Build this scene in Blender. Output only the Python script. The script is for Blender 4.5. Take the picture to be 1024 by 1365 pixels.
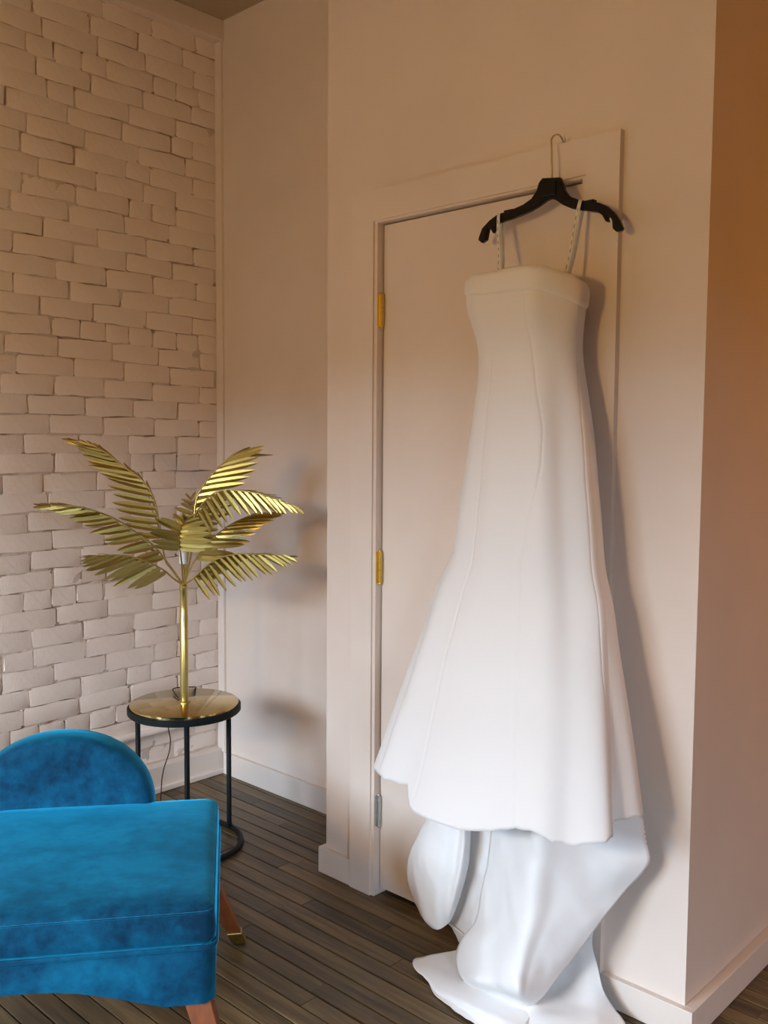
import bpy, bmesh, math, random
from mathutils import Vector, Matrix, noise

for o in list(bpy.data.objects):
    bpy.data.objects.remove(o, do_unlink=True)
S = bpy.context.scene
C = S.collection

# ------------------------------------------------------------------ camera
cam_d = bpy.data.cameras.new('camera')
cam = bpy.data.objects.new('camera', cam_d)
C.objects.link(cam)
YAW, PITCH, ROLL = 0.7513, 0.0729, 0.00695
F_ = Vector((-math.sin(YAW)*math.cos(PITCH), math.cos(YAW)*math.cos(PITCH), -math.sin(PITCH)))
R0 = Vector((math.cos(YAW), math.sin(YAW), 0))
U0 = R0.cross(F_)
R_ = R0*math.cos(ROLL) + U0*math.sin(ROLL)
U_ = U0*math.cos(ROLL) - R0*math.sin(ROLL)
m = Matrix.Identity(4)
for i in range(3):
    m[i][0] = R_[i]; m[i][1] = U_[i]; m[i][2] = -F_[i]
m[0][3], m[1][3], m[2][3] = 0, 0, 1.39
cam.matrix_world = m
cam_d.sensor_fit = 'VERTICAL'
cam_d.sensor_height = 36.0
cam_d.lens = 36.0*1245.5/1365.0
cam_d.clip_start = 0.05
cam_d.clip_end = 300
S.camera = cam

# ------------------------------------------------------------------ sky, daylight, lamps, exposure
SKY = 38.0
W = bpy.data.worlds.new('overcast_sky')
S.world = W
W.use_nodes = True
bg = W.node_tree.nodes['Background']
bg.inputs[0].default_value = (0.64, 0.81, 1.0, 1)
bg.inputs[1].default_value = SKY
S.view_settings.view_transform = 'Standard'
S.view_settings.look = 'None'
S.view_settings.gamma = 1.0
S.view_settings.use_curve_mapping = False
S.view_settings.exposure = 0.0
S.cycles.max_bounces = 10
S.cycles.diffuse_bounces = 6
S.cycles.sample_clamp_indirect = 8.0

BACK_Y, RIGHT_X = -2.4, 2.6
WIN_BACK = (-2.75, -0.90, 0.75, 2.35)      # window in the wall behind the camera: x0, x1, z0, z1
WIN_RIGHT = (-1.80, -0.70, 0.75, 2.35)     # window in the wall opposite the bricks: y0, y1, z0, z1
for wi, right in ((WIN_BACK, False), (WIN_RIGHT, True)):
    portal = bpy.data.lights.new('window_daylight', 'AREA')
    portal.shape = 'RECTANGLE'
    portal.size = wi[1]-wi[0]
    portal.size_y = wi[3]-wi[2]
    portal.cycles.is_portal = True
    po = bpy.data.objects.new('window_daylight', portal)
    C.objects.link(po)
    mid, mz = (wi[0]+wi[1])/2, (wi[2]+wi[3])/2
    po.location = (RIGHT_X+0.1, mid, mz) if right else (mid, BACK_Y-0.1, mz)
    po.rotation_euler = (math.radians(90), 0, math.radians(90) if right else 0)      # faces the room

def warm_lamp(loc, watts, color, radius):
    l = bpy.data.lights.new('warm_lamp', 'POINT')
    l.energy = watts; l.color = color; l.shadow_soft_size = radius
    o = bpy.data.objects.new('warm_lamp', l); C.objects.link(o); o.location = loc
    return o
ROOM_LAMP = (-1.1, -1.3, 1.72)
HALL_LAMP = (0.9, 3.0, 1.45)
warm_lamp(ROOM_LAMP, 76, (1.0, 0.58, 0.12), 0.10)
warm_lamp(HALL_LAMP, 34, (1.0, 0.42, 0.06), 0.10)

# ------------------------------------------------------------------ measured shapes (world metres)
LEVELS = [[1.9,-1.3241,0.1529,0.085],[1.88,-1.3237,0.153,0.0851],[1.86,-1.3234,0.1533,0.0853],[1.84,-1.3233,0.1539,0.0857],[1.82,-1.3234,0.1548,0.0862],[1.8,-1.3238,0.156,0.0869],[1.78,-1.3243,0.1573,0.0877],[1.76,-1.3243,0.1578,0.0883],[1.74,-1.3236,0.1569,0.0886],[1.72,-1.3221,0.1539,0.0882],[1.7,-1.3203,0.1493,0.087],[1.68,-1.3186,0.1442,0.0851],[1.66,-1.3173,0.1398,0.0829],[1.64,-1.3163,0.1367,0.081],[1.62,-1.3152,0.1352,0.0798],[1.6,-1.3139,0.1354,0.0795],[1.58,-1.3124,0.137,0.0799],[1.56,-1.3108,0.1394,0.0808],[1.54,-1.3092,0.1424,0.0819],[1.52,-1.3078,0.1457,0.0832],[1.5,-1.3064,0.1491,0.0845],[1.48,-1.3051,0.1524,0.0859],[1.46,-1.3039,0.1557,0.0873],[1.44,-1.303,0.1589,0.0887],[1.42,-1.3022,0.1621,0.0901],[1.4,-1.3014,0.1652,0.0915],[1.38,-1.3007,0.168,0.0928],[1.36,-1.3001,0.1707,0.094],[1.34,-1.2995,0.1731,0.0951],[1.32,-1.2991,0.1755,0.0959],[1.3,-1.2988,0.178,0.0967],[1.28,-1.2986,0.1808,0.0973],[1.26,-1.2987,0.1839,0.098],[1.24,-1.2989,0.187,0.0986],[1.22,-1.299,0.1898,0.0992],[1.2,-1.299,0.1922,0.0996],[1.18,-1.2991,0.1946,0.0999],[1.16,-1.2994,0.1971,0.1],[1.14,-1.3,0.2,0.1],[1.12,-1.3011,0.2037,0.1],[1.1,-1.3033,0.2095,0.1],[1.08,-1.3065,0.2177,0.1003],[1.06,-1.31,0.2276,0.1009],[1.04,-1.313,0.2373,0.1023],[1.02,-1.3147,0.2453,0.1043],[1.0,-1.3155,0.2516,0.1067],[0.98,-1.3157,0.2568,0.1093],[0.96,-1.3158,0.2615,0.112],[0.94,-1.3158,0.2662,0.1147],[0.92,-1.3158,0.2712,0.1174],[0.9,-1.3158,0.2765,0.1202],[0.88,-1.316,0.2822,0.1231],[0.86,-1.3163,0.2881,0.126],[0.84,-1.3166,0.294,0.129],[0.82,-1.3169,0.2999,0.132],[0.8,-1.3173,0.3059,0.135],[0.78,-1.3176,0.3117,0.138],[0.76,-1.3179,0.3174,0.141],[0.74,-1.3182,0.3229,0.144],[0.72,-1.3183,0.3282,0.147],[0.7,-1.3184,0.3334,0.15],[0.68,-1.3185,0.3386,0.153],[0.66,-1.3186,0.3438,0.156],[0.64,-1.3188,0.349,0.159],[0.62,-1.3191,0.3542,0.162],[0.6,-1.3194,0.3594,0.165],[0.58,-1.3199,0.3646,0.168],[0.56,-1.3204,0.3699,0.171],[0.54,-1.3208,0.3752,0.174],[0.52,-1.3211,0.3805,0.1769],[0.5,-1.3213,0.3855,0.1798],[0.48,-1.3217,0.3903,0.1826],[0.46,-1.323,0.3953,0.1853],[0.44,-1.3259,0.4008,0.188],[0.42,-1.3292,0.406,0.1907],[0.4,-1.3307,0.4093,0.1933],[0.38,-1.3298,0.4098,0.1959],[0.36,-1.3272,0.4087,0.1984],[0.34,-1.3243,0.4071,0.2008],[0.32,-1.3215,0.4056,0.2029],[0.3,-1.3188,0.4041,0.205],[0.28,-1.3162,0.4028,0.207],[0.26,-1.3136,0.4015,0.209],[0.24,-1.3112,0.4002,0.2109],[0.22,-1.3088,0.399,0.2126]]
TOP = [1.767,1.768,1.769,1.771,1.773,1.775,1.777,1.779,1.78,1.781,1.783,1.785,1.787,1.789,1.791,1.793,1.796,1.798,1.8,1.8,1.8,1.801,1.803,1.804,1.804,1.804,1.804,1.804,1.804,1.804,1.803,1.801,1.8,1.8,1.8,1.8,1.8,1.8,1.8,1.801,1.803,1.804,1.804,1.804,1.803,1.801,1.8,1.8,1.8,1.8,1.8,1.8,1.801,1.803,1.805,1.807,1.807,1.807,1.806,1.805,1.804,1.804,1.803,1.802,1.801,1.8,1.799,1.798,1.797,1.797,1.796,1.795,1.794,1.793,1.792,1.791,1.79,1.789,1.789,1.788,1.787,1.786,1.785,1.784,1.783,1.782,1.782,1.781,1.78,1.779,1.778,1.777,1.776,1.775,1.775,1.774,1.773,1.772,1.771,1.77,1.769,1.768,1.767,1.767,1.766,1.765,1.764,1.763,1.762,1.761,1.76,1.76,1.759,1.758,1.757,1.758,1.759,1.761,1.763,1.765]
BAND = [1.711,1.712,1.713,1.715,1.716,1.717,1.719,1.721,1.723,1.724,1.725,1.727,1.729,1.731,1.733,1.736,1.739,1.741,1.743,1.744,1.745,1.747,1.748,1.748,1.748,1.748,1.748,1.748,1.748,1.748,1.748,1.748,1.748,1.748,1.748,1.748,1.748,1.748,1.749,1.751,1.752,1.752,1.752,1.753,1.755,1.756,1.756,1.757,1.759,1.76,1.76,1.76,1.761,1.763,1.764,1.764,1.764,1.763,1.762,1.761,1.76,1.759,1.758,1.757,1.756,1.755,1.755,1.754,1.753,1.752,1.751,1.75,1.749,1.748,1.747,1.746,1.745,1.744,1.743,1.742,1.741,1.74,1.739,1.738,1.737,1.736,1.736,1.735,1.734,1.733,1.732,1.731,1.73,1.729,1.728,1.727,1.726,1.725,1.724,1.723,1.722,1.721,1.72,1.719,1.718,1.717,1.717,1.716,1.715,1.714,1.713,1.712,1.711,1.71,1.709,1.708,1.708,1.708,1.708,1.709]
HEM = [0.568,0.568,0.564,0.532,0.536,0.544,0.552,0.552,0.552,0.544,0.544,0.54,0.536,0.528,0.528,0.532,0.532,0.532,0.54,0.544,0.548,0.544,0.544,0.536,0.532,0.524,0.52,0.516,0.512,0.508,0.508,0.508,0.508,0.508,0.508,0.508,0.512,0.528,0.556,0.552,0.548,0.548,0.548,0.544,0.548,0.548,0.544,0.54,0.532,0.524,0.52,0.52,0.52,0.524,0.524,0.52,0.516,0.517,0.518,0.518,0.519,0.52,0.521,0.522,0.523,0.523,0.524,0.525,0.526,0.527,0.527,0.528,0.529,0.53,0.531,0.531,0.532,0.533,0.534,0.535,0.536,0.536,0.537,0.538,0.539,0.54,0.54,0.541,0.542,0.543,0.544,0.544,0.545,0.546,0.547,0.548,0.549,0.549,0.55,0.551,0.552,0.553,0.553,0.554,0.555,0.556,0.557,0.557,0.558,0.559,0.56,0.561,0.562,0.562,0.563,0.564,0.568,0.568,0.572,0.572]
SEAMS = [[[1.744,69.0],[1.672,69.0],[1.606,66.0],[1.516,64.0],[1.432,59.0],[1.342,61.0],[1.258,67.0],[1.186,73.0],[1.126,77.0],[1.03,76.0],[0.862,72.0],[0.7,69.0],[0.556,66.0]],[[1.612,113.0],[1.486,117.0],[1.342,115.0],[1.192,114.0],[1.126,115.0],[1.006,112.0],[0.88,112.0],[0.736,109.0],[0.58,107.0]],[[1.588,5.0],[1.45,13.0],[1.312,15.0],[1.174,15.0],[1.042,16.0],[0.88,17.0],[0.718,13.0],[0.58,8.0]]]
TRAIN = [[[[-1.372,1.865,0.459],[-1.32,1.845,0.485],[-1.253,1.818,0.515],[-1.177,1.79,0.534],[-1.139,1.83,0.531],[-1.102,1.88,0.536],[-1.055,1.935,0.541],[-1.01,1.975,0.529]],[[-1.366,1.865,0.412],[-1.313,1.842,0.439],[-1.252,1.818,0.464],[-1.174,1.787,0.487],[-1.135,1.832,0.473],[-1.092,1.88,0.471],[-1.042,1.93,0.479],[-0.997,1.97,0.48]],[[-1.376,1.868,0.33],[-1.325,1.842,0.355],[-1.259,1.818,0.384],[-1.18,1.786,0.414],[-1.138,1.832,0.403],[-1.085,1.878,0.408],[-1.029,1.922,0.419],[-0.983,1.965,0.423]],[[-1.39,1.863,0.244],[-1.336,1.84,0.271],[-1.268,1.812,0.304],[-1.187,1.78,0.338],[-1.149,1.82,0.328],[-1.109,1.86,0.331],[-1.066,1.905,0.337],[-1.028,1.945,0.35]],[[-1.4,1.853,0.172],[-1.342,1.825,0.202],[-1.278,1.8,0.233],[-1.188,1.766,0.274],[-1.157,1.8,0.263],[-1.128,1.835,0.262],[-1.095,1.873,0.267],[-1.069,1.91,0.279]],[[-1.431,1.838,0.121],[-1.363,1.805,0.15],[-1.287,1.783,0.18],[-1.195,1.75,0.223],[-1.169,1.78,0.208],[-1.147,1.812,0.204],[-1.124,1.847,0.204],[-1.106,1.88,0.207]],[[-1.44,1.825,0.07],[-1.363,1.785,0.104],[-1.291,1.765,0.135],[-1.195,1.734,0.175],[-1.175,1.76,0.16],[-1.164,1.786,0.152],[-1.153,1.818,0.144],[-1.147,1.85,0.135]],[[-1.406,1.805,0.037],[-1.326,1.758,0.082],[-1.271,1.748,0.1],[-1.19,1.731,0.123],[-1.178,1.75,0.109],[-1.175,1.77,0.098],[-1.174,1.795,0.088],[-1.174,1.82,0.081]],[[-1.373,1.816,0.012],[-1.342,1.818,0.012],[-1.305,1.824,0.012],[-1.257,1.839,0.012],[-1.244,1.843,0.012],[-1.24,1.847,0.012],[-1.238,1.853,0.012],[-1.236,1.86,0.012]]],[[[-1.598,1.905,0.394],[-1.549,1.872,0.417],[-1.503,1.862,0.423],[-1.473,1.868,0.43],[-1.445,1.858,0.44],[-1.455,1.9,0.425]],[[-1.64,1.905,0.314],[-1.57,1.87,0.346],[-1.51,1.86,0.36],[-1.477,1.872,0.367],[-1.447,1.858,0.38],[-1.461,1.905,0.367]],[[-1.673,1.905,0.244],[-1.594,1.868,0.276],[-1.521,1.858,0.295],[-1.484,1.872,0.302],[-1.452,1.86,0.316],[-1.465,1.905,0.305]],[[-1.68,1.905,0.177],[-1.607,1.868,0.205],[-1.53,1.855,0.227],[-1.495,1.872,0.239],[-1.465,1.865,0.258],[-1.474,1.905,0.249]],[[-1.663,1.905,0.122],[-1.595,1.868,0.15],[-1.532,1.855,0.169],[-1.505,1.872,0.178],[-1.485,1.872,0.194],[-1.491,1.905,0.192]],[[-1.632,1.902,0.088],[-1.582,1.872,0.109],[-1.531,1.858,0.127],[-1.511,1.874,0.138],[-1.502,1.882,0.149],[-1.505,1.905,0.156]],[[-1.597,1.9,0.072],[-1.562,1.88,0.084],[-1.531,1.868,0.096],[-1.52,1.88,0.106],[-1.516,1.89,0.114],[-1.518,1.905,0.122]]],[[[-1.61,1.955,0.365],[-1.54,1.95,0.376],[-1.461,1.93,0.405],[-1.381,1.92,0.43],[-1.268,1.94,0.447]],[[-1.595,1.955,0.273],[-1.533,1.95,0.273],[-1.459,1.93,0.303],[-1.391,1.92,0.328],[-1.267,1.94,0.36]],[[-1.584,1.95,0.171],[-1.523,1.94,0.174],[-1.456,1.925,0.203],[-1.408,1.92,0.221],[-1.275,1.94,0.26]],[[-1.569,1.94,0.084],[-1.529,1.93,0.079],[-1.477,1.915,0.096],[-1.428,1.91,0.116],[-1.289,1.93,0.16]],[[-1.542,1.93,0.078],[-1.49,1.91,0.08],[-1.449,1.9,0.079],[-1.4,1.89,0.09],[-1.292,1.92,0.064]],[[-1.543,1.969,0.02],[-1.5,1.947,0.02],[-1.456,1.937,0.02],[-1.407,1.934,0.02],[-1.295,1.927,0.02]]],[[[-1.243,1.975,0.288],[-1.184,1.985,0.304],[-1.124,1.99,0.322],[-1.076,1.995,0.336]],[[-1.243,1.96,0.215],[-1.193,1.975,0.221],[-1.155,1.985,0.237],[-1.123,1.99,0.252]],[[-1.25,1.93,0.135],[-1.204,1.96,0.137],[-1.164,1.975,0.16],[-1.138,1.985,0.175]],[[-1.251,1.86,0.077],[-1.198,1.93,0.068],[-1.139,1.955,0.091],[-1.115,1.98,0.11]],[[-1.244,1.8,0.049],[-1.182,1.875,0.042],[-1.107,1.92,0.054],[-1.091,1.965,0.065]],[[-1.268,1.786,0.022],[-1.157,1.819,0.035],[-1.074,1.882,0.035],[-1.066,1.959,0.035]],[[-1.238,1.732,0.014],[-1.116,1.771,0.014],[-1.037,1.854,0.014],[-1.025,1.95,0.014]],[[-1.191,1.679,0.01],[-1.072,1.703,0.01],[-0.988,1.801,0.01],[-0.982,1.915,0.01]]],[[[-1.504,1.918,0.03],[-1.485,1.937,0.03],[-1.419,1.966,0.035],[-1.311,1.983,0.03]],[[-1.55,1.867,0.022],[-1.447,1.857,0.028],[-1.339,1.873,0.035],[-1.26,1.892,0.03]],[[-1.586,1.832,0.008],[-1.421,1.793,0.03],[-1.289,1.789,0.04],[-1.208,1.847,0.03]],[[-1.551,1.8,0.006],[-1.413,1.759,0.02],[-1.274,1.739,0.035],[-1.189,1.787,0.028]],[[-1.494,1.776,0.005],[-1.395,1.746,0.012],[-1.265,1.727,0.022],[-1.164,1.751,0.02]],[[-1.414,1.74,0.005],[-1.338,1.729,0.008],[-1.238,1.72,0.012],[-1.134,1.728,0.012]],[[-1.325,1.717,0.004],[-1.263,1.71,0.005],[-1.185,1.707,0.006],[-1.081,1.703,0.006]]]]
TABLE = [-2.642,1.834,0.503]
HUBZ = 0.915
FRONDS = [[[[0.0,0.0,0.0],[-0.024,-0.03,0.054],[-0.036,-0.048,0.09],[-0.037,-0.066,0.2],[-0.041,-0.088,0.301],[-0.062,-0.122,0.362],[-0.093,-0.164,0.401],[-0.122,-0.204,0.442],[-0.144,-0.234,0.465],[-0.173,-0.271,0.48]],[-0.579,-0.813,-0.06],0.125,[-0.894,0.43,0.123],0.11,0.3],[[[0.0,0.0,0.0],[-0.014,-0.031,0.051],[-0.032,-0.086,0.131],[-0.051,-0.133,0.175],[-0.082,-0.206,0.231],[-0.117,-0.285,0.267],[-0.144,-0.342,0.277],[-0.166,-0.387,0.28]],[-0.384,-0.84,-0.382],0.1,[-0.969,-0.216,0.121],0.1,0.22],[[[0.0,0.0,0.0],[-0.005,-0.036,0.026],[-0.002,-0.085,0.064],[-0.001,-0.172,0.105],[-0.002,-0.231,0.121],[-0.004,-0.305,0.126]],[-0.296,-0.769,-0.566],0.13,[-0.936,-0.337,-0.098],0.12,0.25],[[[0.0,0.0,0.0],[0.013,0.02,0.09],[0.015,0.033,0.193],[0.013,0.042,0.275],[0.023,0.059,0.326],[0.048,0.092,0.38],[0.071,0.12,0.416],[0.092,0.146,0.442],[0.129,0.189,0.444]],[0.852,0.522,-0.04],0.14,[-0.218,0.975,0.051],0.1,0.42],[[[0.0,0.0,0.0],[0.02,0.001,0.077],[0.058,-0.005,0.206],[0.09,0.002,0.265],[0.141,0.022,0.316],[0.186,0.045,0.329],[0.234,0.07,0.326],[0.284,0.095,0.319],[0.335,0.119,0.303],[0.389,0.144,0.285]],[0.469,0.027,-0.883],0.098,[-0.037,0.992,-0.12],0.085,0.38],[[[0.0,0.0,0.0],[0.007,0.034,0.069],[0.02,0.084,0.136],[0.044,0.153,0.193],[0.07,0.218,0.224],[0.098,0.283,0.234]],[0.848,0.515,-0.121],0.125,[-0.217,0.971,0.101],0.1,0.25],[[[0.0,0.0,0.0],[0.036,0.018,0.028],[0.07,0.031,0.059],[0.112,0.046,0.09],[0.156,0.063,0.108],[0.207,0.083,0.118],[0.251,0.1,0.118],[0.306,0.121,0.121],[0.353,0.138,0.121]],[0.515,0.068,-0.855],0.105,[0.346,0.931,-0.118],0.1,0.12],[[[0.0,0.0,0.0],[-0.053,0.057,0.103],[-0.116,0.12,0.193],[-0.159,0.155,0.244],[-0.196,0.172,0.275]],[-0.831,-0.49,-0.262],0.09,[0.557,0.804,-0.208],0.09,0.45],[[[0.0,0.0,0.0],[0.045,-0.037,0.077],[0.104,-0.085,0.154],[0.155,-0.117,0.206],[0.207,-0.135,0.242]],[0.821,0.557,-0.123],0.105,[-0.568,-0.821,0.053],0.09,0.52]]
HANGER_OUTLINE = [[-0.2115, -0.0575], [-0.202, -0.0375], [-0.1797, -0.0217], [-0.1533, -0.0097], [-0.1229, -0.0074], [-0.1065, -0.0047], [-0.076, 0.0015], [-0.0512, 0.0117], [-0.0367, 0.0275], [-0.0297, 0.0466], [-0.0201, 0.0557], [0.0305, 0.0484], [0.0379, 0.0344], [0.043, 0.0176], [0.0561, 0.0002], [0.0833, -0.0131], [0.1109, -0.0216], [0.1379, -0.0292], [0.1603, -0.0406], [0.1782, -0.057], [0.1917, -0.0762], [0.2013, -0.0967], [0.1976, -0.1019], [0.1847, -0.1023], [0.1758, -0.0937], [0.1739, -0.075], [0.168, -0.0657], [0.1619, -0.0666], [0.1644, -0.0774], [0.1578, -0.0756], [0.1476, -0.0594], [0.1386, -0.0521], [0.1114, -0.0439], [0.0885, -0.0383], [0.0653, -0.0313], [0.0416, -0.0191], [0.0198, -0.0031], [0.0053, 0.0021], [-0.0077, -0.0001], [-0.0309, -0.01], [-0.0555, -0.0183], [-0.0856, -0.0238], [-0.1163, -0.0285], [-0.1502, -0.0317], [-0.1569, -0.0421], [-0.1673, -0.0545], [-0.1761, -0.0405], [-0.1825, -0.0429], [-0.1885, -0.0685], [-0.2025, -0.0743], [-0.2135, -0.0659]]


# ------------------------------------------------------------------ material helpers
def nt(name):
    mt = bpy.data.materials.new(name); mt.use_nodes = True
    t = mt.node_tree
    return mt, t, t.nodes['Principled BSDF']

def link(t, a, b): t.links.new(a, b)

def tex_noise(t, scale, detail=4, rough=0.55, coord='Object', vec_scale=None):
    tc = t.nodes.new('ShaderNodeTexCoord')
    n = t.nodes.new('ShaderNodeTexNoise')
    n.inputs['Scale'].default_value = scale
    n.inputs['Detail'].default_value = detail
    n.inputs['Roughness'].default_value = rough
    if vec_scale:
        mp = t.nodes.new('ShaderNodeMapping')
        mp.inputs['Scale'].default_value = vec_scale
        link(t, tc.outputs[coord], mp.inputs['Vector'])
        link(t, mp.outputs['Vector'], n.inputs['Vector'])
    else:
        link(t, tc.outputs[coord], n.inputs['Vector'])
    return n

def ramp(t, src, stops):
    r = t.nodes.new('ShaderNodeValToRGB')
    e = r.color_ramp.elements
    e[0].position, e[0].color = stops[0][0], (*stops[0][1], 1)
    e[1].position, e[1].color = stops[-1][0], (*stops[-1][1], 1)
    for p, c in stops[1:-1]:
        q = e.new(p); q.color = (*c, 1)
    link(t, src, r.inputs['Fac'])
    return r

def bump(t, src, bsdf, strength, dist):
    b = t.nodes.new('ShaderNodeBump')
    b.inputs['Strength'].default_value = strength
    b.inputs['Distance'].default_value = dist
    link(t, src, b.inputs['Height'])
    link(t, b.outputs['Normal'], bsdf.inputs['Normal'])

def paint(name, c, var=0.04, rough=0.55, bstr=0.12, bscale=60, bdist=0.002):
    mt, t, p = nt(name)
    n = tex_noise(t, 2.2, 5)
    lo = tuple(x*(1-var) for x in c); hi = tuple(min(1, x*(1+var)) for x in c)
    r = ramp(t, n.outputs['Fac'], [(0.35, lo), (0.65, hi)])
    link(t, r.outputs['Color'], p.inputs['Base Color'])
    p.inputs['Roughness'].default_value = rough
    n2 = tex_noise(t, bscale, 3)
    bump(t, n2.outputs['Fac'], p, bstr, bdist)
    return mt

WALLC = (0.72, 0.615, 0.54)
M = {}
M['wall'] = paint('wall_paint', WALLC)
M['trim'] = paint('trim_paint', (0.73, 0.63, 0.555), rough=0.42, bstr=0.06)
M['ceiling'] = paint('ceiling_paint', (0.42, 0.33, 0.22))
M['brick'] = paint('painted_brick', (0.80, 0.69, 0.61), var=0.06, rough=0.6, bstr=0.4, bscale=48, bdist=0.005)
M['mortar'] = paint('painted_mortar', (0.60, 0.50, 0.43), var=0.12, rough=0.7, bstr=0.7, bscale=90, bdist=0.004)

def metal(name, c, rough, metallic=1.0, var=0.1):
    mt, t, p = nt(name)
    n = tex_noise(t, 14, 3)
    r = ramp(t, n.outputs['Fac'], [(0.3, tuple(x*(1-var) for x in c)), (0.7, tuple(min(1, x*(1+var)) for x in c))])
    link(t, r.outputs['Color'], p.inputs['Base Color'])
    p.inputs['Metallic'].default_value = metallic
    if metallic < 0.5: p.inputs['Specular IOR Level'].default_value = 0.2
    p.inputs['Roughness'].default_value = rough
    return mt
M['brass'] = metal('brushed_brass', (0.60, 0.47, 0.17), 0.30)
M['brass_leaf'] = metal('gold_leaf_metal', (0.46, 0.375, 0.12), 0.33)
M['brass_mirror'] = metal('polished_brass', (0.66, 0.52, 0.24), 0.12, var=0.05)
M['hinge_brass'] = metal('hinge_brass', (0.72, 0.50, 0.10), 0.30)
M['steel'] = metal('hinge_steel', (0.62, 0.62, 0.58), 0.28)
M['chrome'] = metal('hook_wire', (0.75, 0.68, 0.52), 0.2)
M['black_metal'] = metal('black_enamel', (0.006, 0.010, 0.011), 0.5, metallic=0.0)
M['black_plastic'] = metal('black_plastic', (0.008, 0.008, 0.01), 0.28, metallic=0.0)
M['black_rubber'] = metal('black_rubber', (0.012, 0.012, 0.012), 0.5, metallic=0.0)
M['socket'] = metal('white_socket', (0.80, 0.84, 0.88), 0.4, metallic=0.0, var=0.02)

def fabric(name, c, rough, sheen, weave):
    mt, t, p = nt(name)
    n = tex_noise(t, 5, 3)
    r = ramp(t, n.outputs['Fac'], [(0.3, tuple(x*0.985 for x in c)), (0.7, c)])
    link(t, r.outputs['Color'], p.inputs['Base Color'])
    p.inputs['Roughness'].default_value = rough
    p.inputs['Sheen Weight'].default_value = sheen
    p.inputs['Specular IOR Level'].default_value = 0.3
    p.inputs['Sheen Roughness'].default_value = 0.4
    n2 = tex_noise(t, 420, 2, vec_scale=(0.35, 1, 2.2))
    bump(t, n2.outputs['Fac'], p, weave, 0.0006)
    return mt
M['satin'] = fabric('ivory_mikado_satin', (0.78, 0.765, 0.755), 0.55, 0.10, 0.12)
M['lining'] = fabric('white_lining', (0.785, 0.775, 0.77), 0.66, 0.08, 0.10)
M['ribbon'] = fabric('white_ribbon', (0.80, 0.78, 0.73), 0.4, 0.1, 0.1)
M['ribbon_print'] = fabric('ribbon_print_ink', (0.30, 0.29, 0.27), 0.5, 0.0, 0.1)

def velvet():
    mt, t, p = nt('blue_velvet')
    n = tex_noise(t, 4.2, 7, 0.66, vec_scale=(1.0, 1.5, 0.9))
    n2 = tex_noise(t, 26, 4, 0.6)
    mx = t.nodes.new('ShaderNodeMath'); mx.operation = 'MULTIPLY_ADD'
    link(t, n2.outputs['Fac'], mx.inputs[0]); mx.inputs[1].default_value = 0.30
    link(t, n.outputs['Fac'], mx.inputs[2])
    r = ramp(t, mx.outputs[0], [(0.50, (0.0006, 0.026, 0.066)), (0.62, (0.001, 0.064, 0.145)), (0.76, (0.002, 0.120, 0.24))])
    link(t, r.outputs['Color'], p.inputs['Base Color'])
    p.inputs['Roughness'].default_value = 0.75
    p.inputs['Sheen Weight'].default_value = 1.0
    p.inputs['Sheen Roughness'].default_value = 0.38
    p.inputs['Sheen Tint'].default_value = (0.03, 0.55, 0.95, 1)
    p.inputs['Specular IOR Level'].default_value = 0.15
    n3 = tex_noise(t, 500, 2)
    bump(t, n3.outputs['Fac'], p, 0.25, 0.001)
    return mt
M['velvet'] = velvet()

def wood(name, stops, rough, scale=(3.0, 40.0, 40.0)):
    mt, t, p = nt(name)
    oi = t.nodes.new('ShaderNodeObjectInfo')
    tc = t.nodes.new('ShaderNodeTexCoord')
    mp = t.nodes.new('ShaderNodeMapping'); mp.inputs['Scale'].default_value = scale
    ad = t.nodes.new('ShaderNodeVectorMath'); ad.operation = 'ADD'
    cb = t.nodes.new('ShaderNodeCombineXYZ')
    ml = t.nodes.new('ShaderNodeMath'); ml.operation = 'MULTIPLY'; ml.inputs[1].default_value = 37.0
    link(t, oi.outputs['Random'], ml.inputs[0])
    for k in range(3): link(t, ml.outputs[0], cb.inputs[k])
    link(t, tc.outputs['Object'], mp.inputs['Vector'])
    link(t, mp.outputs['Vector'], ad.inputs[0]); link(t, cb.outputs[0], ad.inputs[1])
    n = t.nodes.new('ShaderNodeTexNoise'); n.inputs['Scale'].default_value = 1.0
    n.inputs['Detail'].default_value = 6; n.inputs['Roughness'].default_value = 0.65
    link(t, ad.outputs[0], n.inputs['Vector'])
    m1 = t.nodes.new('ShaderNodeMath'); m1.operation = 'MULTIPLY_ADD'
    link(t, oi.outputs['Random'], m1.inputs[0]); m1.inputs[1].default_value = 0.22
    m2 = t.nodes.new('ShaderNodeMath'); m2.operation = 'SUBTRACT'; m2.inputs[1].default_value = 0.12
    link(t, n.outputs['Fac'], m2.inputs[0]); link(t, m2.outputs[0], m1.inputs[2])
    r = ramp(t, m1.outputs[0], stops)
    link(t, r.outputs['Color'], p.inputs['Base Color'])
    rr = t.nodes.new('ShaderNodeMapRange'); rr.inputs['To Min'].default_value = rough-0.1; rr.inputs['To Max'].default_value = rough+0.15
    link(t, n.outputs['Fac'], rr.inputs['Value']); link(t, rr.outputs[0], p.inputs['Roughness'])
    bump(t, n.outputs['Fac'], p, 0.5, 0.002)
    return mt
M['floor'] = wood('dark_floor_oak', [(0.24, (0.024, 0.013, 0.005)), (0.5, (0.108, 0.066, 0.027)), (0.78, (0.24, 0.155, 0.070))], 0.36)
M['subfloor'] = wood('dark_gap', [(0.3, (0.006, 0.004, 0.003)), (0.7, (0.012, 0.009, 0.006))], 0.8)
M['leg_wood'] = wood('reddish_walnut', [(0.3, (0.17, 0.045, 0.012)), (0.7, (0.32, 0.095, 0.025))], 0.4, (40, 40, 4))
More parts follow.
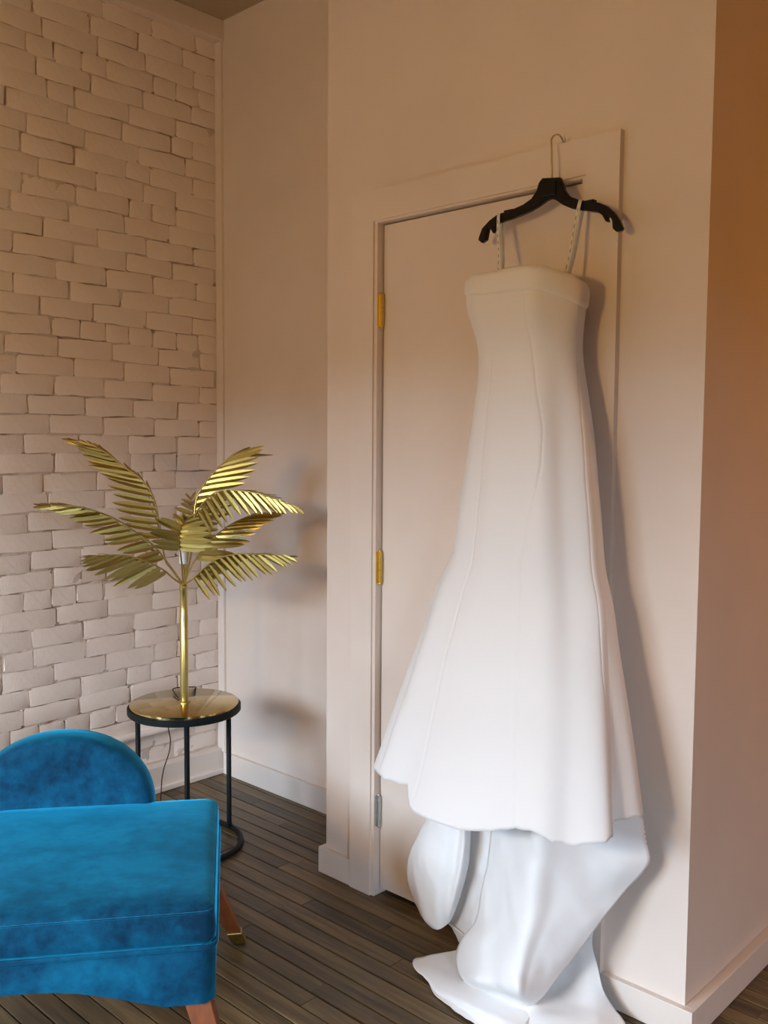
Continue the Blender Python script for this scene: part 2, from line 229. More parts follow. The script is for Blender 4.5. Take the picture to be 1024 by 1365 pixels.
M['bounce_tone'] = paint('bounce_tone_paint', (0.20, 0.09, 0.035))  # unseen walls only: dark warm tone chosen to dim and tint bounced light
M['ground'] = paint('outdoor_ground', (0.035, 0.028, 0.018), var=0.2)
# ------------------------------------------------------------------ mesh helpers
def mesh_obj(name, verts, faces, mat, parent=None, smooth=False, loc=None):
    me = bpy.data.meshes.new(name)
    me.from_pydata([tuple(v) for v in verts], [], faces)
    me.validate(); me.update()
    if smooth:
        me.shade_smooth()
    me.materials.append(M[mat] if isinstance(mat, str) else mat)
    o = bpy.data.objects.new(name, me)
    C.objects.link(o)
    if parent: o.parent = parent
    if loc is not None: o.location = loc
    return o

def bm_obj(name, bm, mat, parent=None, smooth=False, loc=None):
    bmesh.ops.recalc_face_normals(bm, faces=bm.faces[:])
    me = bpy.data.meshes.new(name)
    bm.to_mesh(me); bm.free()
    if smooth: me.shade_smooth()
    me.materials.append(M[mat])
    o = bpy.data.objects.new(name, me)
    C.objects.link(o)
    if parent: o.parent = parent
    if loc is not None: o.location = loc
    return o

def bm_box(bm, x0, x1, y0, y1, z0, z1, bevel=0.0, seg=2):
    r = bmesh.ops.create_cube(bm, size=1.0)
    for v in r['verts']:
        v.co = Vector(((x0+x1)/2+v.co.x*(x1-x0), (y0+y1)/2+v.co.y*(y1-y0), (z0+z1)/2+v.co.z*(z1-z0)))
    if bevel:
        es = list({e for v in r['verts'] for e in v.link_edges})
        bmesh.ops.bevel(bm, geom=es, offset=bevel, segments=seg, affect='EDGES', profile=0.5)
    return bm

def box(name, b, mat, parent=None, bevel=0.0):
    bm = bmesh.new(); bm_box(bm, *b, bevel=bevel)
    return bm_obj(name, bm, mat, parent)

def tube(name, pts, rad, mat, parent=None, seg=10, closed=False):
    pts = [Vector(p) for p in pts]
    n = len(pts)
    rads = rad if isinstance(rad, (list, tuple)) else [rad]*n
    V, Fc = [], []
    up = None
    for i in range(n):
        a = pts[(i-1) % n] if (closed or i > 0) else pts[i]
        b = pts[(i+1) % n] if (closed or i < n-1) else pts[i]
        tg = (b-a).normalized()
        if up is None:
            up = Vector((0, 0, 1)) if abs(tg.z) < 0.9 else Vector((1, 0, 0))
        sd = tg.cross(up).normalized(); up = sd.cross(tg).normalized()
        for k in range(seg):
            q = 2*math.pi*k/seg
            V.append(pts[i]+(sd*math.cos(q)+up*math.sin(q))*rads[i])
    rows = n if closed else n-1
    for i in range(rows):
        for k in range(seg):
            a, b = i*seg+k, i*seg+(k+1) % seg
            c, d = ((i+1) % n)*seg+(k+1) % seg, ((i+1) % n)*seg+k
            Fc.append((a, b, c, d))
    if not closed:
        Fc.append(tuple(range(seg))[::-1]); Fc.append(tuple((n-1)*seg+k for k in range(seg)))
    return mesh_obj(name, V, Fc, mat, parent, smooth=True)

def crom(P, t):
    """Catmull-Rom through the list P (Vectors), t in 0..1"""
    n = len(P)-1
    s = min(max(t, 0), 1)*n
    i = min(int(s), n-1); u = s-i
    p1, p2 = P[i], P[i+1]
    p0 = P[i-1] if i > 0 else p1*2-p2
    p3 = P[i+2] if i+2 <= n else p2*2-p1
    return (p1*2 + (p2-p0)*u + (p0*2-p1*5+p2*4-p3)*u*u + (p1*3-p0-p2*3+p3)*u*u*u)*0.5

def spline(pts, n): 
    P = [Vector(p) for p in pts]
    return [crom(P, i/(n-1)) for i in range(n)]

def lathe(name, prof, mat, parent=None, seg=48, loc=None):
    V, Fc = [], []
    for r, z in prof:
        for k in range(seg):
            q = 2*math.pi*k/seg
            V.append((r*math.cos(q), r*math.sin(q), z))
    for i in range(len(prof)-1):
        for k in range(seg):
            Fc.append((i*seg+k, i*seg+(k+1) % seg, (i+1)*seg+(k+1) % seg, (i+1)*seg+k))
    Fc.append(tuple(range(seg))[::-1]); Fc.append(tuple((len(prof)-1)*seg+k for k in range(seg)))
    o = mesh_obj(name, V, Fc, mat, parent, loc=loc)
    for pl in o.data.polygons: pl.use_smooth = len(pl.vertices) == 4 
    o.data.set_sharp_from_angle(angle=math.radians(35))
    return o

def empty(name, loc, rz=0.0):
    o = bpy.data.objects.new(name, None); C.objects.link(o)
    o.location = loc; o.rotation_euler = (0, 0, rz); o.empty_display_size = 0.1
    return o

def tag(o, label, cat, group=None, kind=None):
    o['label'] = label; o['category'] = cat
    if group: o['group'] = group
    if kind: o['kind'] = kind
    return o

def struct(o, label, cat):
    return tag(o, label, cat, kind='structure')

# ------------------------------------------------------------------ the setting
XB, YN, YD, XO, ZC = -3.15, 2.37, 2.03, -0.916, 3.067     # brick face, niche wall, closet front, closet side, ceiling
HX, HY = RIGHT_X, 4.6
random.seed(7)

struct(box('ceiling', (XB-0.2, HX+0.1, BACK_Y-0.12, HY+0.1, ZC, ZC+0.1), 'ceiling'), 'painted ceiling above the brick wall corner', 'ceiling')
struct(box('wall_niche', (XB-0.1, -2.10, YN, YN+0.1, -0.02, ZC), 'wall'), 'narrow painted wall of the niche between brick wall and closet', 'wall')

# closet front with the door opening
DX0, DX1, DZ1 = -1.930, -1.222, 2.040
bm = bmesh.new()
CX0 = -2.142
for b in ((CX0, DX0, YD, YD+0.11, -0.02, ZC), (DX1, XO, YD, YD+0.11, -0.02, ZC), (DX0, DX1, YD, YD+0.11, DZ1, ZC)):
    bm_box(bm, *b)
bm_box(bm, CX0, CX0+0.1, YD+0.11, 2.8, -0.02, ZC)
struct(bm_obj('wall_closet_front', bm, 'wall'), 'beige closet wall around the door that the gown hangs on', 'wall')
wcf = bpy.data.objects['wall_closet_front']
for nx, nz, kind in ((-0.965, 0.486, 'paint_chip'), (-0.999, 0.424, 'nail'), (-0.920, 0.597, 'paint_chip')):
    bm = bmesh.new(); bmesh.ops.create_uvsphere(bm, u_segments=8, v_segments=6, radius=1.0)
    sx_, sz_ = (0.0022, 0.0022) if kind == 'paint_chip' else (0.0014, 0.0045)
    bmesh.ops.scale(bm, verts=bm.verts, vec=(sx_, 0.0012, sz_))
    bm_obj(kind, bm, 'satin' if kind == 'paint_chip' else 'steel', wcf, smooth=True, loc=(nx, YD-0.0005, nz))
struct(box('wall_closet_side', (XO-0.1, XO, YD+0.11, HY, -0.02, ZC), 'wall'), 'closet side wall at the far right glowing orange', 'wall')
struct(box('wall_closet_back', (CX0+0.1, XO-0.1, 2.75, 2.8, -0.02, ZC), 'wall'), 'wall inside the closet behind the closed door', 'wall')
struct(box('wall_hall_end', (XO-0.1, HX, HY, HY+0.1, -0.02, ZC), 'bounce_tone'), 'hall end wall beyond the closet side', 'wall')
def pierced(name, lo, hi, wi, as_box, label):
    bm = bmesh.new()
    for a, b, z0, z1 in ((lo, wi[0], -0.02, ZC), (wi[1], hi, -0.02, ZC), (wi[0], wi[1], -0.02, wi[2]), (wi[0], wi[1], wi[3], ZC)):
        bm_box(bm, *as_box(a, b), z0, z1)
    struct(bm_obj(name, bm, 'bounce_tone'), label, 'wall')
pierced('wall_back', XB-0.2, HX+0.1, WIN_BACK, lambda a, b: (a, b, BACK_Y-0.12, BACK_Y), 'wall with a window behind the viewer')
pierced('wall_right', BACK_Y, HY, WIN_RIGHT, lambda a, b: (HX, HX+0.12, a, b), 'wall with a window opposite the brick wall')
for k, wi in enumerate((WIN_BACK, WIN_RIGHT)):
    mid = (wi[0]+wi[1])/2
    wf = empty('window_%d' % (k+1), (mid, BACK_Y-0.06, wi[2]) if k == 0 else (HX+0.06, mid, wi[2]), 0 if k == 0 else math.radians(90))
    struct(wf, ('sash window in the wall behind the viewer', 'sash window facing the brick wall')[k], 'window')
    ww, wh = wi[1]-wi[0], wi[3]-wi[2]
    for nm, b in (('window_frame', (-ww/2, -ww/2+0.05, -0.03, 0.03, 0, wh)), ('window_frame', (ww/2-0.05, ww/2, -0.03, 0.03, 0, wh)),
                  ('window_frame', (-ww/2, ww/2, -0.03, 0.03, wh-0.05, wh)), ('window_sill', (-ww/2, ww/2, -0.03, 0.09, -0.01, 0.04)),
                  ('meeting_rail', (-ww/2+0.05, ww/2-0.05, -0.02, 0.02, wh/2-0.02, wh/2+0.02))):
        box(nm, b, 'trim', wf)
struct(box('ground', (-60, 60, -60, 60, -4.2, -4.0), 'ground'), 'street ground far below outside the windows', 'ground')
struct(box('sky_block_back', (-45, 20.0, -20.5, -20.0, -4.0, 4.8), 'ground'), 'added unseen dark building blocking the low sky behind the viewer', 'building')  # added out of view so upper walls get little daylight from the back window
struct(box('sky_block_right', (20.0, 20.5, -20.5, 40, -4.0, 4.8), 'ground'), 'added unseen dark building blocking the low sky to the right', 'building')  # second added block, cuts low sky from the right window

# ---- brick wall: every brick in view is a piece of its own
wall_left = box('wall_left', (XB-0.2, XB-0.022, BACK_Y, YN, -0.02, ZC), 'mortar')
struct(wall_left, 'painted brick wall in old running courses at the left', 'wall')
def fbm(x, y, z, o=3):
    return noise.fractal(Vector((x, y, z)), 1.0, 2.1, o)
# painted mortar bed: uneven, in places nearly flush with the bricks
my0, my1, mz0, mz1, ms = 0.9, YN, 0.06, 3.0, 0.0125
ny, nz = int((my1-my0)/ms)+1, int((mz1-mz0)/ms)+1
V, Fc = [], []
for j in range(nz):
    for i in range(ny):
        y, z = my0+(my1-my0)*i/(ny-1), mz0+(mz1-mz0)*j/(nz-1)
        q_ = min(max((fbm(y*13, z*17, 1.3)+0.35*fbm(y*45, z*45, 4.0, 2)-0.02)/0.34, 0), 1)
        d = 0.0022+0.0012*fbm(y*6, z*6, 9.0, 2)+0.016*q_*q_*(3-2*q_)
        d = min(max(d, 0.0012), 0.019)
        if z < 0.235: d += 0.019
        V.append((XB-d, y, z))
for j in range(nz-1):
    for i in range(ny-1):
        a = j*ny+i
        Fc.append((a, a+1, a+ny+1, a+ny))
mesh_obj('mortar_bed', V, Fc, 'mortar', wall_left, smooth=True)

def brick_mesh(L, H, seed):
    rnd = random.Random(seed)
    nu, nv = 6, 4
    us = [0, 0.035, 0.35, 0.66, 0.965, 1.0]; vs = [0, 0.11, 0.89, 1.0]
    V, Fc = [], []
    cor = {(0, 0): rnd.random(), (1, 0): rnd.random(), (0, 1): rnd.random(), (1, 1): rnd.random()}
    for j, v in enumerate(vs):
        for i, u in enumerate(us):
            y = (u-0.5)*L; z = (v-0.5)*H
            edge = i in (0, nu-1) or j in (0, nv-1)
            corner = i in (0, nu-1) and j in (0, nv-1)
            x = rnd.uniform(-0.0008, 0.0008)
            if edge: x -= 0.0008+rnd.random()*0.0014
            if corner:
                k = cor[(int(i > 0), int(j > 0))]
                x -= 0.0012; y -= (1 if i else -1)*0.013*k*k; z -= (1 if j else -1)*0.008*k*k
            y += rnd.uniform(-1, 1)*(0.0035 if i in (0, nu-1) else 0.004)
            z += rnd.uniform(-1, 1)*(0.0028 if edge else 0.002)
            V.append((x, y, z))
    for j in range(nv-1):
        for i in range(nu-1):
            a = j*nu+i
            Fc.append((a, a+1, a+nu+1, a+nu))
    ring = [i for i in range(nu)]+[j*nu+nu-1 for j in range(1, nv)]+[(nv-1)*nu+i for i in range(nu-2, -1, -1)]+[j*nu for j in range(nv-2, 0, -1)]
    base = len(V)
    for a in ring: V.append((-0.034, V[a][1], V[a][2]))
    for k in range(len(ring)):
        k2 = (k+1) % len(ring)
        Fc.append((ring[k2], ring[k], base+k, base+k2))
    me = bpy.data.meshes.new('brick')
    me.from_pydata(V, [], Fc); me.update(); me.shade_smooth()
    me.set_sharp_from_angle(angle=math.radians(38))
    me.materials.append(M['brick'])
    return me

BH, PITCH_Z, GAP = 0.0658, 0.0688, 0.0038
SL, HL = 0.204, 0.099
stretch = [brick_mesh(SL, BH, k) for k in range(14)]
header = [brick_mesh(HL, BH, 100+k) for k in range(8)]
half = [brick_mesh(0.145, BH, 200+k) for k in range(5)]
rnd = random.Random(11)
rest_V, rest_F = [], []
z0 = 1.941 - 27*PITCH_Z + PITCH_Z/2 + 0.02
rowi = 0
z = z0
while z + BH/2 < 2.998:
    if z - BH/2 > 0.085:
        rk = rowi % 7
        y = YN-0.004 - (0.0 if rk == 3 else (0.11 if rowi % 2 else 0.005)) + rnd.uniform(-0.02, 0.02)
        items = []
        if y < YN-0.03:           # closer beside the corner
            ln = YN-0.004-y-GAP
            if ln > 0.03: items.append((y+GAP+ln/2, ln))
        while y > -0.6:
            q = rnd.random()
            kind = header if rk == 3 and q < 0.85 else (half if q < 0.06 else (header if q < 0.11 else stretch))
            ln = {id(header): HL, id(half): 0.145, id(stretch): SL}[id(kind)]
            ln2 = ln*rnd.uniform(0.93, 1.07)
            items.append((y-ln2/2, ln2, kind, ln))
            y -= ln2+GAP+rnd.uniform(-0.002, 0.004)
        for it in items:
            cy, ln = it[0], it[1]
            kind, base_l = (it[2], it[3]) if len(it) > 2 else ((header, HL) if ln < 0.12 else (half, 0.145))
            me = rnd.choice(kind)
            wav = 0.006*math.sin(cy*3.1+z*1.7)+rnd.uniform(-0.0022, 0.0022)
            dx = rnd.uniform(-0.0013, 0.0013) - (0.020 if z < 0.235 else 0)
            mat = Matrix.Translation((XB+dx, cy, z+wav)) @ Matrix.Rotation(rnd.uniform(-0.014, 0.014), 4, 'X') @ Matrix.Rotation(rnd.uniform(-0.006, 0.006), 4, 'Z') @ Matrix.Diagonal((1, ln/base_l, rnd.uniform(0.96, 1.03), 1))
            if cy > 1.36:
                b = bpy.data.objects.new('brick', me)
                C.objects.link(b); b.parent = wall_left; b.matrix_world = mat
            else:
                o0 = len(rest_V)
                rest_V += [mat @ v.co for v in me.vertices]
                rest_F += [tuple(o0+i for i in p.vertices) for p in me.polygons]
    z += PITCH_Z; rowi += 1
rb = mesh_obj('brickwork', rest_V, rest_F, 'brick', wall_left, smooth=True); rb['kind'] = 'stuff'
# ledge of old plaster above the lowest courses
V, Fc = [], []
n = 60
for i in range(n):
    y = 1.0+(YN-0.008-1.0)*i/(n-1)
    w = 0.004*fbm(y*6, 0, 2)
    for x, zz in ((XB-0.03, 0.262), (XB+0.012+w, 0.258), (XB+0.018+w, 0.243+w), (XB+0.010+w, 0.230+w), (XB-0.03, 0.230)):
        V.append((x, y, zz))
for i in range(n-1):
    for k in range(4):
        Fc.append((i*5+k, (i+1)*5+k, (i+1)*5+k+1, i*5+k+1))
mesh_obj('plaster_ledge', V, Fc, 'brick', wall_left, smooth=True)

# ---- trim
struct(box('trim_1', (XB-0.02, XB+0.045, -0.6, YN, 2.985, ZC), 'trim', bevel=0.004), 'flat crown board along the top of the brick wall', 'trim')
struct(box('trim_2', (XB-0.004, -3.112, YN-0.012, YN+0.01, 0.09, 2.985), 'trim', bevel=0.003), 'thin upright corner batten between brick and niche wall', 'trim')
def board(name, b, label):
    return struct(box(name, b, 'trim', bevel=0.0015), label, 'baseboard')
board('baseboard_niche', (XB+0.036, CX0, YN-0.016, YN, 0, 0.092), 'low beige baseboard on the niche wall')
bb = empty('baseboard_left', (XB, 1.0, 0)); struct(bb, 'beige baseboard with shoe strip under the brick wall', 'baseboard')
box('board', (-0.02, 0.022, -1.6, YN-1.0, 0.0, 0.105), 'trim', bb, bevel=0.004)
box('shoe_strip', (0.02, 0.036, -1.6, YN-1.0, 0.0, 0.022), 'trim', bb, bevel=0.004)
board('baseboard_closet_left', (CX0-0.022, -2.018, YD-0.015, YD+0.34, 0, 0.084), 'short baseboard block left of the door casing')
board('baseboard_closet_front', (-1.13, XO+0.026, YD-0.0175, YD, 0, 0.076), 'baseboard between the gown and the outer closet corner')
board('baseboard_closet_side', (XO, XO+0.026, YD, HY, 0, 0.076), 'baseboard running along the orange closet side wall')
for k, (b, lab) in enumerate((((-2.018, DX0, YD-0.018, YD, 0, 2.040), 'left upright casing board beside the door hinges'),
                              ((DX1, -1.131, YD-0.018, YD, 0, 2.040), 'right upright casing board half hidden by the gown'),
                              ((-2.018, -1.131, YD-0.018, YD, 2.040, 2.128), 'top casing board that carries the hanger'))):
    struct(box('trim_%d' % (3+k), b, 'trim'), lab, 'trim')
# jamb lining
bm = bmesh.new()
for b in ((DX0, DX0+0.012, YD-0.012, YD+0.11, 0, DZ1), (DX1-0.012, DX1, YD-0.012, YD+0.11, 0, DZ1), (DX0+0.012, DX1-0.012, YD-0.012, YD+0.11, DZ1-0.006, DZ1)):
    bm_box(bm, *b)
struct(bm_obj('trim_6', bm, 'trim'), 'jamb lining inside the door opening', 'trim')
# door with hinges
door = empty('door_1', (DX0+0.016, YD+0.012, 0.0)); struct(door, 'flush beige closet door behind the hanging gown', 'door')
dw = (DX1-0.016)-(DX0+0.016)
box('door_leaf', (0.0, dw, 0.0, 0.036, 0.022, DZ1-0.010), 'trim', door, bevel=0.0015)
for zc, mt_ in ((1.781, 'hinge_brass'), (1.019, 'hinge_brass'), (0.268, 'steel')):
    h = box('hinge', (-0.0045, -0.0022, -0.0235, -0.002, zc-0.048, zc+0.048), mt_, door, bevel=0.0005)
    if mt_ == 'steel': h['label'] = 'steel hinge'
    else: h['label'] = 'brass hinge'
    bm = bmesh.new()
    for k in range(5):
        r = bmesh.ops.create_cone(bm, cap_ends=True, segments=12, radius1=0.0068, radius2=0.0068, depth=0.0180)
        bmesh.ops.translate(bm, verts=r['verts'], vec=(0.0008, -0.0085, zc-0.0376+k*0.0188))
    for s in (-1, 1):
        r = bmesh.ops.create_uvsphere(bm, u_segments=10, v_segments=6, radius=0.0045)
        bmesh.ops.translate(bm, verts=r['verts'], vec=(0.0008, -0.0085, zc+s*0.049))
    bm_obj('hinge_knuckle', bm, mt_, h, smooth=False)

# ---- floor: strips of dark wood
floor = box('floor', (XB-0.2, HX+0.1, BACK_Y, HY, -0.06, -0.016), 'subfloor'); struct(floor, 'dark worn wooden strip floor', 'floor')
PW, PG = 0.0565, 0.0036
rnd = random.Random(5)
plank_cache = {}
def plank_mesh(L):
    L = round(L, 2)
    if L in plank_cache: return plank_cache[L]
    bm = bmesh.new(); w = PW-PG
    V = []
    e = 0.0016
    prof = [(-w/2, -0.016), (-w/2, -e), (-w/2+e, 0), (w/2-e, 0), (w/2, -e), (w/2, -0.016)]
    rows = []
    for x in (-L/2+0.0006, L/2-0.0006):
        rows.append([bm.verts.new((x, y, z)) for y, z in prof])
    for k in range(5):
        bm.faces.new((rows[0][k], rows[0][k+1], rows[1][k+1], rows[1][k]))
    bm.faces.new(rows[0]); bm.faces.new(rows[1][::-1])
    bmesh.ops.recalc_face_normals(bm, faces=bm.faces[:])
    me = bpy.data.meshes.new('plank'); bm.to_mesh(me); bm.free()
    me.materials.append(M['floor'])
    plank_cache[L] = me
    return me
ry = []
k = 0
rest = []
count = 0
y = 1.882 + PW*0.5
rows_y = [y+PW*j for j in range(-74, 48)]
for yc in sorted(rows_y, key=lambda q: abs(q-1.7)):
    if yc < BACK_Y+0.03 or yc > HY: continue
    xa = XB+0.02 if yc < YN else XO
    x = xa - rnd.random()*0.6
    while x < HX:
        L = rnd.choice((0.45, 0.6, 0.75, 0.9, 1.05, 1.2))
        x0_, x1_ = max(x, xa), min(x+L, HX)
        if x1_-x0_ > 0.03:
            near = 0.5 < yc < 3.3 and x0_ < 0.3 and x1_ > -3.2
            if near and count < 285:
                ob = bpy.data.objects.new('plank', plank_mesh(x1_-x0_)); C.objects.link(ob)
                ob.parent = floor
                ob.location = ((x0_+x1_)/2, yc, rnd.uniform(-0.0012, 0.0))
                ob.rotation_euler = (rnd.uniform(-0.006, 0.006), 0, 0)
                count += 1
            else:
                rest.append((x0_, x1_, yc))
        x += L
bm = bmesh.new()
for x0_, x1_, yc in rest:
    w = PW-PG
    vs = [bm.verts.new(q) for q in ((x0_+.001, yc-w/2, -0.001), (x1_-.001, yc-w/2, -0.001), (x1_-.001, yc+w/2, -0.001), (x0_+.001, yc+w/2, -0.001))]
    lo = [bm.verts.new((v.co.x, v.co.y, -0.016)) for v in vs]
    bm.faces.new(vs)
    for q in range(4): bm.faces.new((vs[q], lo[q], lo[(q+1) % 4], vs[(q+1) % 4]))
fr = bm_obj('planking', bm, 'floor', floor); fr['kind'] = 'stuff'

# ------------------------------------------------------------------ wedding gown
gown = empty('wedding_gown', (-1.32, 1.9, 0.0))
tag(gown, 'white strapless mermaid wedding gown with a train hanging against the closet door', 'dress')
G0 = Vector((-1.32, 1.9, 0.0))
WALL = 2.003
LZ = [l[0] for l in LEVELS]
def lerp_tab(x, xs, ys):
    # xs ascending
    if x <= xs[0]: return ys[0]
    if x >= xs[-1]: return ys[-1]
    lo, hi = 0, len(xs)-1
    while hi-lo > 1:
        md = (lo+hi)//2
        if xs[md] <= x: lo = md
        else: hi = md
    u = (x-xs[lo])/(xs[hi]-xs[lo])
    return ys[lo]*(1-u)+ys[hi]*u
LZa = LZ[::-1]
TAB = [[l[k] for l in LEVELS][::-1] for k in range(4)]
def gauss(d, c, w):
    e = (d-c+180) % 360-180
    return math.exp(-e*e/(2*w*w))
def fold(d, z):
    k = min(max((1.12-z)/0.75, 0), 1)**1.3
    u_, v_ = min(max((1.66-z)/.26, 0), 1), min(max((z-.7)/.4, 0), 1)
    m_ = u_*u_*(3-2*u_)*v_*v_*(3-2*v_)
    s = 1-k*(.16*gauss(d, 150, 7)+.075*gauss(d, 118, 9)+.06*gauss(d, 72, 8)+.065*gauss(d, 42, 7)+.17*gauss(d, 8, 7)
             - .05*gauss(d, 28, 7)-.05*gauss(d, 133, 7)-.04*gauss(d, 95, 9)-.03*gauss(d, 57, 7))
    return s-m_*(.085*gauss(d, 38, 11)-.03*gauss(d, 14, 7)-.03*gauss(d, 62, 9)+.04*gauss(d, 118, 8)-.02*gauss(d, 100, 9))
SEAM_T = [([p[0] for p in s][::-1], [p[1] for p in s][::-1]) for s in SEAMS]
def gown_pt(d, z, off=0.0):
    cx, a, b = (lerp_tab(z, LZa, TAB[k]) for k in (1, 2, 3))
    th = math.radians(d)
    c, s = math.cos(th), math.sin(th)
    r = fold(d, z)
    e = 2/2.25
    x = cx+a*math.copysign(abs(c)**e, c)*r
    y = (WALL-b)-b*math.copysign(abs(s)**e, s)*r
    bust = math.exp(-((z-1.725)/.07)**2)
    y -= .011*bust*(math.exp(-((d-60)/17)**2)+math.exp(-((d-122)/17)**2))
    nx, ny = c/max(a, .01), -s/max(b, .01)
    nl = math.hypot(nx, ny); nx /= nl; ny /= nl
    g = off
    if off == 0.0:
        for zs, ds in SEAM_T:
            if zs[0]-0.05 < z < zs[-1]:
                dd = lerp_tab(z, zs, ds)
                wd = math.degrees(0.0035/max(a, .1))
                e2 = (d-dd)/wd
                g -= 0.0017*math.exp(-e2*e2)
    g += 0.004*fbm(x*5+3, y*5, z*3, 2)*(1 if s > 0.1 else 0)
    return Vector((x+nx*g, min(y+ny*g, WALL+0.002), z))
def around(tab, d):
    s = (d % 360)/3.0; i = int(s) % len(tab); u = s-int(s)
    return tab[i]*(1-u)+tab[(i+1) % len(tab)]*u
def ang_list(n):
    # denser over the front
    return [360.0*i/n for i in range(n)]
def sheet(name, top, bot, nA, nV, off, mat, thick, parent, hem_off=0.0):
    V, Fc = [], []
    A = ang_list(nA)
    for j in range(nV+1):
        for d in A:
            zt, zb = top(d), bot(d)
            z = zt+(zb-zt)*j/nV
            V.append(gown_pt(d, z, off)-G0)
    for j in range(nV):
        for i in range(nA):
            a, b = j*nA+i, j*nA+(i+1) % nA
            Fc.append((a, a+nA, b+nA, b))
    o = mesh_obj(name, V, Fc, mat, parent, smooth=True)
    md = o.modifiers.new('cloth', 'SOLIDIFY'); md.thickness = thick; md.offset = -1
    return o
sheet('dress_body', lambda d: around(TOP, d)-0.004, lambda d: around(HEM, d), 480, 170, 0.0, 'satin', 0.003, gown)
# folded neckline band with rolled edges
V, Fc = [], []
nA = 240
prof = [(0.0, -0.004), (0.0, 0.001), (0.05, 0.006), (0.2, 0.0085), (0.5, 0.0085), (0.8, 0.0075), (0.95, 0.0065), (1.0, 0.003), (1.0, -0.002)]
for u, of in prof:
    for i in range(nA):
        d = 360.0*i/nA
        zt, zb = around(TOP, d)+0.002, around(BAND, d)
        V.append(gown_pt(d, zt+(zb-zt)*u, of+0.0002)-G0)
for j in range(len(prof)-1):
    for i in range(nA):
        a, b = j*nA+i, j*nA+(i+1) % nA
        Fc.append((a, a+nA, b+nA, b))
mesh_obj('neckline_band', V, Fc, 'satin', gown, smooth=True)
# inner lining across the top opening
V = [gown_pt(360.0*i/90, 1.752, -0.004)-G0 for i in range(90)]
mesh_obj('bodice_lining', V, [tuple(range(90))], 'lining', gown)
# train
V, Fc = [], []
for pi, rows in enumerate(TRAIN):
    R = [[Vector(p) for p in r] for r in rows]
    nu, nv = 44, 56
    o0 = len(V)
    for j in range(nv):
        tv = j/(nv-1)
        ctl = [crom([R[r][c] for r in range(len(R))], tv) for c in range(len(R[0]))]
        for i in range(nu):
            p_ = crom(ctl, i/(nu-1))
            wr = 0.007*fbm(p_.x*8+pi*3, p_.y*8, p_.z*6, 3)+0.005*fbm(p_.x*15+p_.z*9, p_.y*13, p_.z*5+pi, 2)
            p_.y += wr; p_.z = max(p_.z+0.5*wr, 0.004)
            p_.y = min(p_.y, 2.006)
            V.append(p_-G0)
    for j in range(nv-1):
        for i in range(nu-1):
            a = o0+j*nu+i
            Fc.append((a, a+1, a+nu+1, a+nu))
tr = mesh_obj('train', V, Fc, 'lining', gown, smooth=True)
md = tr.modifiers.new('cloth', 'SOLIDIFY'); md.thickness = 0.003; md.offset = 0
# row of covered buttons down the back edge
for k in range(11):
    z = 0.532 - k*0.0108
    p_ = Vector((-1.0135+k*0.0023, 1.972, z))
    bm = bmesh.new(); bmesh.ops.create_uvsphere(bm, u_segments=12, v_segments=8, radius=0.0046)
    o = bm_obj('covered_button', bm, 'satin', gown, smooth=True, loc=p_-G0)
# ribbon hanger loops
def ribbon(a, b, w, parent):
    a, b = Vector(a), Vector(b)
    dirn = (b-a).normalized(); nrm = Vector((0, -1, 0)); sd = dirn.cross(nrm).normalized()
    V, Fc = [], []
    n = 20
    for layer, dy in ((0, 0.0), (1, 0.022)):
        base = len(V)
        for i in range(n+1):
            t_ = i/n
            p_ = a+(b-a)*t_
            p_ = p_+Vector((0, dy*(1-t_*0.3), 0))+sd*0.0015*math.sin(t_*7)
            V += [p_-sd*w/2-G0, p_+sd*w/2-G0]
        for i in range(n): Fc.append((base+2*i, base+2*i+1, base+2*i+3, base+2*i+2))
    o = mesh_obj('hanger_loop', V, Fc, 'ribbon', parent, smooth=True)
    md = o.modifiers.new('cloth', 'SOLIDIFY'); md.thickness = 0.0008
    # printed size dashes on the ribbon
    V, Fc = [], []
    for i in range(9):
        t0, t1 = 0.10+i*0.1, 0.145+i*0.1
        for s0, s1 in ((-0.12, 0.12),):
            q = [a+(b-a)*t0+sd*w*s0, a+(b-a)*t0+sd*w*s1, a+(b-a)*t1+sd*w*s1, a+(b-a)*t1+sd*w*s0]
            o0 = len(V)
            V += [v+Vector((0, -0.0022, 0))+sd*0.0015*math.sin((t0+t1)*3.5)-G0 for v in q]; Fc.append((o0, o0+1, o0+2, o0+3))
    mesh_obj('ribbon_print', V, Fc, 'ribbon_print', o)
ribbon((-1.444, 1.9645, 1.974), (-1.412, 1.925, 1.795), 0.0095, gown)
ribbon((-1.206, 1.9645, 1.969), (-1.222, 1.925, 1.775), 0.0095, gown)


# ------------------------------------------------------------------ hanger
HG = Vector((-1.298, 1.975, 1.985))
hanger = empty('dress_hanger', HG); tag(hanger, 'black plastic dress hanger hooked over the door casing', 'hanger')
# outline of the body in the hanger's own plane (x right, z up)
out = HANGER_OUTLINE
def warp(x, z): return (x, z)
bm = bmesh.new()
def bar(o2, y0, y1):
    f0 = [bm.verts.new((*warp(x, z)[:1], y0, warp(x, z)[1])) for x, z in o2]
    f1 = [bm.verts.new((*warp(x, z)[:1], y1, warp(x, z)[1])) for x, z in o2]
    n = len(o2)
    bm.faces.new(f0); bm.faces.new(f1[::-1])
    for i in range(n): bm.faces.new((f0[i], f1[i], f1[(i+1) % n], f0[(i+1) % n]))
bar(out, -0.007, 0.007)
bmesh.ops.recalc_face_normals(bm, faces=bm.faces[:])
bmesh.ops.bevel(bm, geom=[e for e in bm.edges if abs((e.verts[0].co-e.verts[1].co).y) < 1e-6], offset=0.0022, segments=2, affect='EDGES')
bmesh.ops.triangulate(bm, faces=[f for f in bm.faces if len(f.verts) > 4])
hb = bm_obj('hanger_body', bm, 'black_plastic', hanger)
